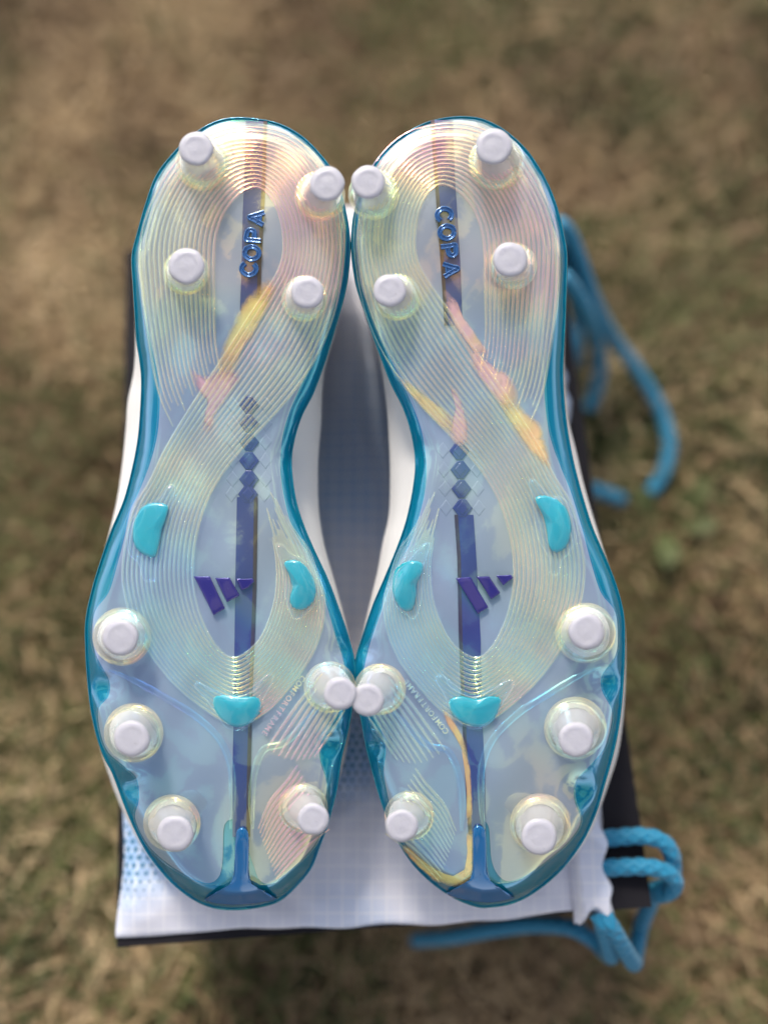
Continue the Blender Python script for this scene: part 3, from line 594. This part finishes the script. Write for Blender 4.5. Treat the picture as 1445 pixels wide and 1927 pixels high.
        for k, hh in ((0, h0), (.15*bev, h0*.5+h1*.5), (.5*bev, h0*.1+h1*.9), (bev, h1)):
            loops.append(pt(ins(k), s0+hh))
        for t in (.75, .5, .25, .02):
            q = c+(ins(bev)-c)*t; loops.append(pt(q, surf(q)+h1+dome*(1-t*t)))
        V = np.stack(loops, 1); nv = V.shape[1]
        sgn = np.sum(ln[:, 0]*np.roll(ln[:, 1], -1)-np.roll(ln[:, 0], -1)*ln[:, 1])
        return mk(name, V.reshape(-1, 3), grid_faces(len(ln), nv, True, False), mat, parent, up=True)
    slab('toe_fork', S['fork'], -.0012, .0012, 'blue_fork', boot, 5, 90)
    for (x, y) in S['diamonds']:
        slab('diamond', [(x-6, y-17), (x+6, y-17), (x+19, y), (x+6, y+17), (x-6, y+17), (x-19, y)], -.0009, -.0005, 'violet_stripe', board, 2.0, spl=False); slab('diamond', [(x, y-14), (x+12, y), (x, y+14), (x-12, y)], -.0006, -.0002, 'violet_stripe', board, 2.5, spl=False)
        for dx in (-31, 31):
            yy = y+(17 if abs(dx) > 40 else 0)
            slab('diamond', [(x+dx, yy-16), (x+dx+13, yy), (x+dx, yy+16), (x+dx-13, yy)], -.0012, -.00095, 'board', board, 2.5, spl=False)
    for mat, poly in S['painted_glints']:                                      # warm reflections painted as tinted sheets under the clear plate, ragged at the border
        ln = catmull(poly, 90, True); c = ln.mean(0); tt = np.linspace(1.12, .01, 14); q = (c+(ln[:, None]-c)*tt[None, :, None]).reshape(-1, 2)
        mk('painted_glint', pt(q, surf(q)-.0005), grid_faces(90, 14, True), mat, boot, up=True, attr=np.tile(np.clip((tt-.45)/.67, 0, 1)**1.5, 90))
    # --- studs
    for (c, R, tp, tr, h) in S['studs']:
        c = np.array(c, float); tp = np.array(tp, float); k = 40; th = np.linspace(0, 2*np.pi, k, endpoint=False); cs = np.stack([np.cos(th), np.sin(th)], 1)
        base_h = float(surf(c[None])[0])
        # tip position: the measured picture place at its own height
        def ring(cc, rad, hh): return pt(cc+cs*rad, np.full(k, hh))
        fl = []
        for rho in np.linspace(1.02, .66, 12):
            q = c+cs*R*rho; fl.append(pt(q, surf(q)+.0001+.03*max(0, 1.02-rho)**2))
        prof = []; rs = R*.84; wob = 1+.05*np.array([nz(math.cos(t)*1.3+c[0]*.31, math.sin(t)*1.3+c[1]*.27) for t in th])
        for t in np.linspace(0, 1, 9):
            cc = c*(1-t)+tp*t; rad = rs*(1-t)+tr*1.04*t-1.2*math.sin(math.pi*t)
            hh = base_h+.0002+(h-.0012)*t; prof.append(pt(cc+cs*(rad*wob)[:, None], np.full(k, hh)))
        stud = mk('stud', np.stack(prof, 1).reshape(-1, 3), grid_faces(k, 9, True), 'milky_stud', boot, up=True)
        mk('flare', np.stack(fl, 1).reshape(-1, 3), grid_faces(k, 12, True), 'clear_flare', stud, up=True)
        tip = []; a0 = random.uniform(0, 6.28)
        for rr, hh in ((1.04, -.0012), (1.01, -.00075), (.965, -.0004), (.90, -.00013), (.80, .00004), (.7, .00012), (.62, .0001), (.42, .0001), (.2, .0002), (.01, .0002)):
            arc = .00009*np.clip(np.cos(th-a0)*1.6+.5, 0, 1)*(abs(rr-.7) < .01)-.00010*(abs(rr-.5) < .2)*np.clip(np.cos(2*(th-a0)), 0, 1)
            tip.append(pt(tp+cs*(tr*rr*wob)[:, None], base_h+h+hh+arc))
        tpo = mk('stud_tip', np.stack(tip, 1).reshape(-1, 3), grid_faces(k, 10, True), 'stud_tip', stud, up=True)
    # --- kidney cushions in clear housings
    for inner, outer in S['kidney']:
        hs = slab('cushion_housing', outer, -.0002, .0024, 'clear_housing', boot, 8, 90, .0007)
        ic = np.mean(inner, 0); slab('cushion_insert', ic+(np.array(inner)-ic)*1.12, -.0006, .0013, 'teal_insert', hs, 6, 60, .0009)
    for poly in S['emblem']:
        slab('emblem_bar', poly, -.0002, .0008, 'emblem', boot, 2.2, spl=False)
    # --- ridges
    def ridge(path, hmm, wpx, parent, mat='clear_ridge', name='ridge', taper=22):
        p = np.asarray(path); e = edge_d(p)
        keep = e > 3
        if keep.sum() < 12: return
        t = np.gradient(p, axis=0); t /= np.linalg.norm(t, axis=1)[:, None]+1e-9; nn = np.stack([-t[:, 1], t[:, 0]], 1)
        n = len(p); tp_ = np.clip(np.minimum(np.arange(n), np.arange(n)[::-1])/taper, 0, 1)**.6*np.clip((e-3)/14, 0, 1)
        rows = []
        for o_, hh in ((-1, -.22), (-.62, .55), (-.25, .95), (.25, .95), (.62, .55), (1, -.22)):
            q = p+nn*(o_*wpx*(.35+.65*tp_))[:, None]
            rows.append(pt(q, surf(q)+flare(q)+np.where(hh > 0, hh*tp_, hh)*hmm*.001-.00002))
        mk(name, np.stack(rows, 1).reshape(-1, 3), grid_faces(n, 6), mat, parent, up=True)
    for path, hmm in RP:
        ridge(L2R(path) if S['mirror'] else path, hmm, 3.7, plate, taper=34)
    for rail in ([(205,1262),(255,1282),(310,1312),(365,1345),(412,1390),(434,1440),(438,1500),(434,1560)], [(600,1330),(540,1395),(498,1410),(480,1450),(474,1500),(476,1560)]):
        q = catmull(rail, 120); ridge(L2R(q) if S['mirror'] else q, .5, 7, plate, 'clear_plate', 'rail')
    def bead(inset, w, hm, mat):
        q = ol-nrm*inset; q = np.vstack([q, q[:1]]); rows = []
        for o_, hh in ((-1, -.3), (-.6, .6), (-.2, 1), (.2, 1), (.6, .6), (1, -.3)):
            qq = ol-nrm*(inset+o_*w); qq = np.vstack([qq, qq[:1]]); rows.append(pt(qq, surf(qq)+hh*hm))
        mk('rim_bead', np.stack(rows, 1).reshape(-1, 3), grid_faces(len(q), 6), mat, rim, up=True)
    # --- lettering: stroked letters with a raised double edge
    G = {'C': [[(.92,.80),(.72,.96),(.46,1.0),(.2,.88),(.04,.62),(.04,.38),(.2,.12),(.46,0),(.72,.04),(.92,.20)]],
         'O': [[(.5,1),(.2,.9),(.02,.62),(.02,.38),(.2,.1),(.5,0),(.8,.1),(.98,.38),(.98,.62),(.8,.9),(.5,1)]],
         'P': [[(.12,0),(.12,.33),(.12,.66),(.12,1),(.5,1),(.78,.95),(.9,.74),(.78,.52),(.5,.46),(.14,.46)]],
         'A': [[(.0,0),(.17,.33),(.33,.66),(.5,1.0),(.67,.66),(.83,.33),(1,0)], [(.2,.30),(.5,.30),(.8,.30)]]}
    dv = np.array(S['copa_dir']); dv /= np.linalg.norm(dv); up = np.array([dv[1], -dv[0]])
    for ch, (pos, _) in zip('COPA', S['copa']):
        Vs, Fs, nb = [], [], 0
        for stx in G[ch]:
            q = catmull(stx, 90) if ch in 'CO' or True else np.array(stx)
            q = np.array(pos)+(q[:, :1]-.5)*dv*24+(q[:, 1:]-.5)*up*27
            t = np.gradient(q, axis=0); t /= np.linalg.norm(t, axis=1)[:, None]+1e-9; nn = np.stack([-t[:, 1], t[:, 0]], 1); rows = []
            for o_, hh in ((-5.2, -.1), (-4.6, .5), (-3.2, .75), (-2.2, .5), (-1.4, .25), (1.4, .25), (2.2, .5), (3.2, .75), (4.6, .5), (5.2, -.1)):
                qq = q+nn*o_; rows.append(pt(qq, surf(q)+hh*.001))
            Vs.append(np.stack(rows, 1).reshape(-1, 3)); Fs.append(grid_faces(len(q), 10)+nb); nb += len(Vs[-1])
        mk('letter', np.vstack(Vs), np.vstack(Fs), 'letter_blue', boot, up=True)
    a, b = np.array(S['comfort'], float); d = (b-a)/np.linalg.norm(b-a); up = np.array([d[1], -d[0]]); txt = 'COMFORTFRAME'
    for i, ch in enumerate(txt):
        cu = bpy.data.curves.new('t', 'FONT'); cu.body = ch; cu.size = 1; cu.extrude = .05; cu.align_x = 'CENTER'; cu.offset = .02
        to = bpy.data.objects.new('t', cu); COL.objects.link(to); dg = bpy.context.evaluated_depsgraph_get(); dg.update()
        me = bpy.data.meshes.new_from_object(to.evaluated_get(dg)); bpy.data.objects.remove(to)
        v = np.array([x.co[:] for x in me.vertices]); pos = a+(b-a)*(i/(len(txt)-1))
        q = pos+v[:, :1]*d*14+(v[:, 1:2]-.36)*up*15
        h = surf(q)+np.where(v[:, 2] > 0, .00075, 0.0); vv = pt(q, h)
        me.vertices.foreach_set('co', vv.astype(np.float32).ravel()); me.update(); me.materials.append(M['clear_ridge']); me.name = 'letter'
        o = bpy.data.objects.new('letter', me); COL.objects.link(o); o.parent = plate
    # --- white upper, from under the rim down to the bag
    up_ = catmull(S['upper'], 300, True); ou = catmull(S['outline'], 300, True)
    # match by the outline's own parameter: both start at the heel
    hb = bag_h(up_); rings = []
    s_ou = surf(ou); cc = ou.mean(0)
    start = pt(ou+(cc-ou)*.02, s_ou-.010)
    lv = [(.0, -.018), (.0, -.030)]
    rings.append(start)
    mid = up_*.5+ou*.5; mid = mid+(cc-mid)*.01
    rings.append(pt(mid, surf(mid)-.0155)); rings.append(pt(up_, surf(up_)-.021))
    hm = np.maximum(surf(up_)-.030, hb+.012); rings.append(pt(up_, hm))
    for t, sh in ((.4, .99), (.75, .96), (.95, .92), (1.0, .86)):
        q = cc+(up_-cc)*sh; rings.append(pt(q, (hm*(1-t)+hb*t)))
    axu = axis_of(up_); q = up_*.4+axu*.6; rings.append(pt(q, bag_h(q)+.003)); rings.append(pt(axu, bag_h(axu)+.006))
    V = np.stack(rings, 1); mk('upper', V.reshape(-1, 3), grid_faces(300, V.shape[1], True), 'upper_white', boot)
    # stitched seam line round the upper
    sm = cc+(up_-cc)*1.002; rr = []
    for o_, z_ in ((0, -.0246), (.9, -.0250), (.9, -.0256), (0, -.026)):
        rr.append(pt(sm+(sm-cc)/np.linalg.norm(sm-cc, axis=1)[:, None]*o_, np.maximum(surf(sm)+z_, hb+.014+z_+.025)))
    mk('seam', np.stack(rr, 1).reshape(-1, 3), grid_faces(300, 4, True), 'upper_white', boot)
    return boot
build_boot(LEFT)
build_boot(RIGHT)
# ------------------------------------------------------------------ broad-leaved weeds in the lawn
def weed(px, py, n, size, label, seed):
    r = random.Random(seed); c = on_level(px, py, .0); root = empty('weed_plant', (c[0], c[1], 0)); tag(root, label, 'weed', 'broad leaved weeds in the lawn')
    for i in range(n):
        a = i*2.4+r.uniform(-.3, .3); ln = size*r.uniform(.7, 1.1); w = ln*.28; V = []
        for s in range(7):
            t = s/6; wd = w*math.sin(math.pi*min(1, t*.92+.06))**.8; x = .006+ln*t; z = .006+ln*.55*math.sin(t*1.7)
            for o_ in (-1, 0, 1): V.append((x*math.cos(a)-o_*wd*math.sin(a), x*math.sin(a)+o_*wd*math.cos(a), z+.15*wd*abs(o_)))
        mk('leaf', V, grid_faces(7, 3), 'green_blade', root, True, None, [.35+.3*r.random()]*21)
weed(1245, 990, 4, .026, 'small green broad leaf weed on the lawn beside the end of the blue cord', 3)
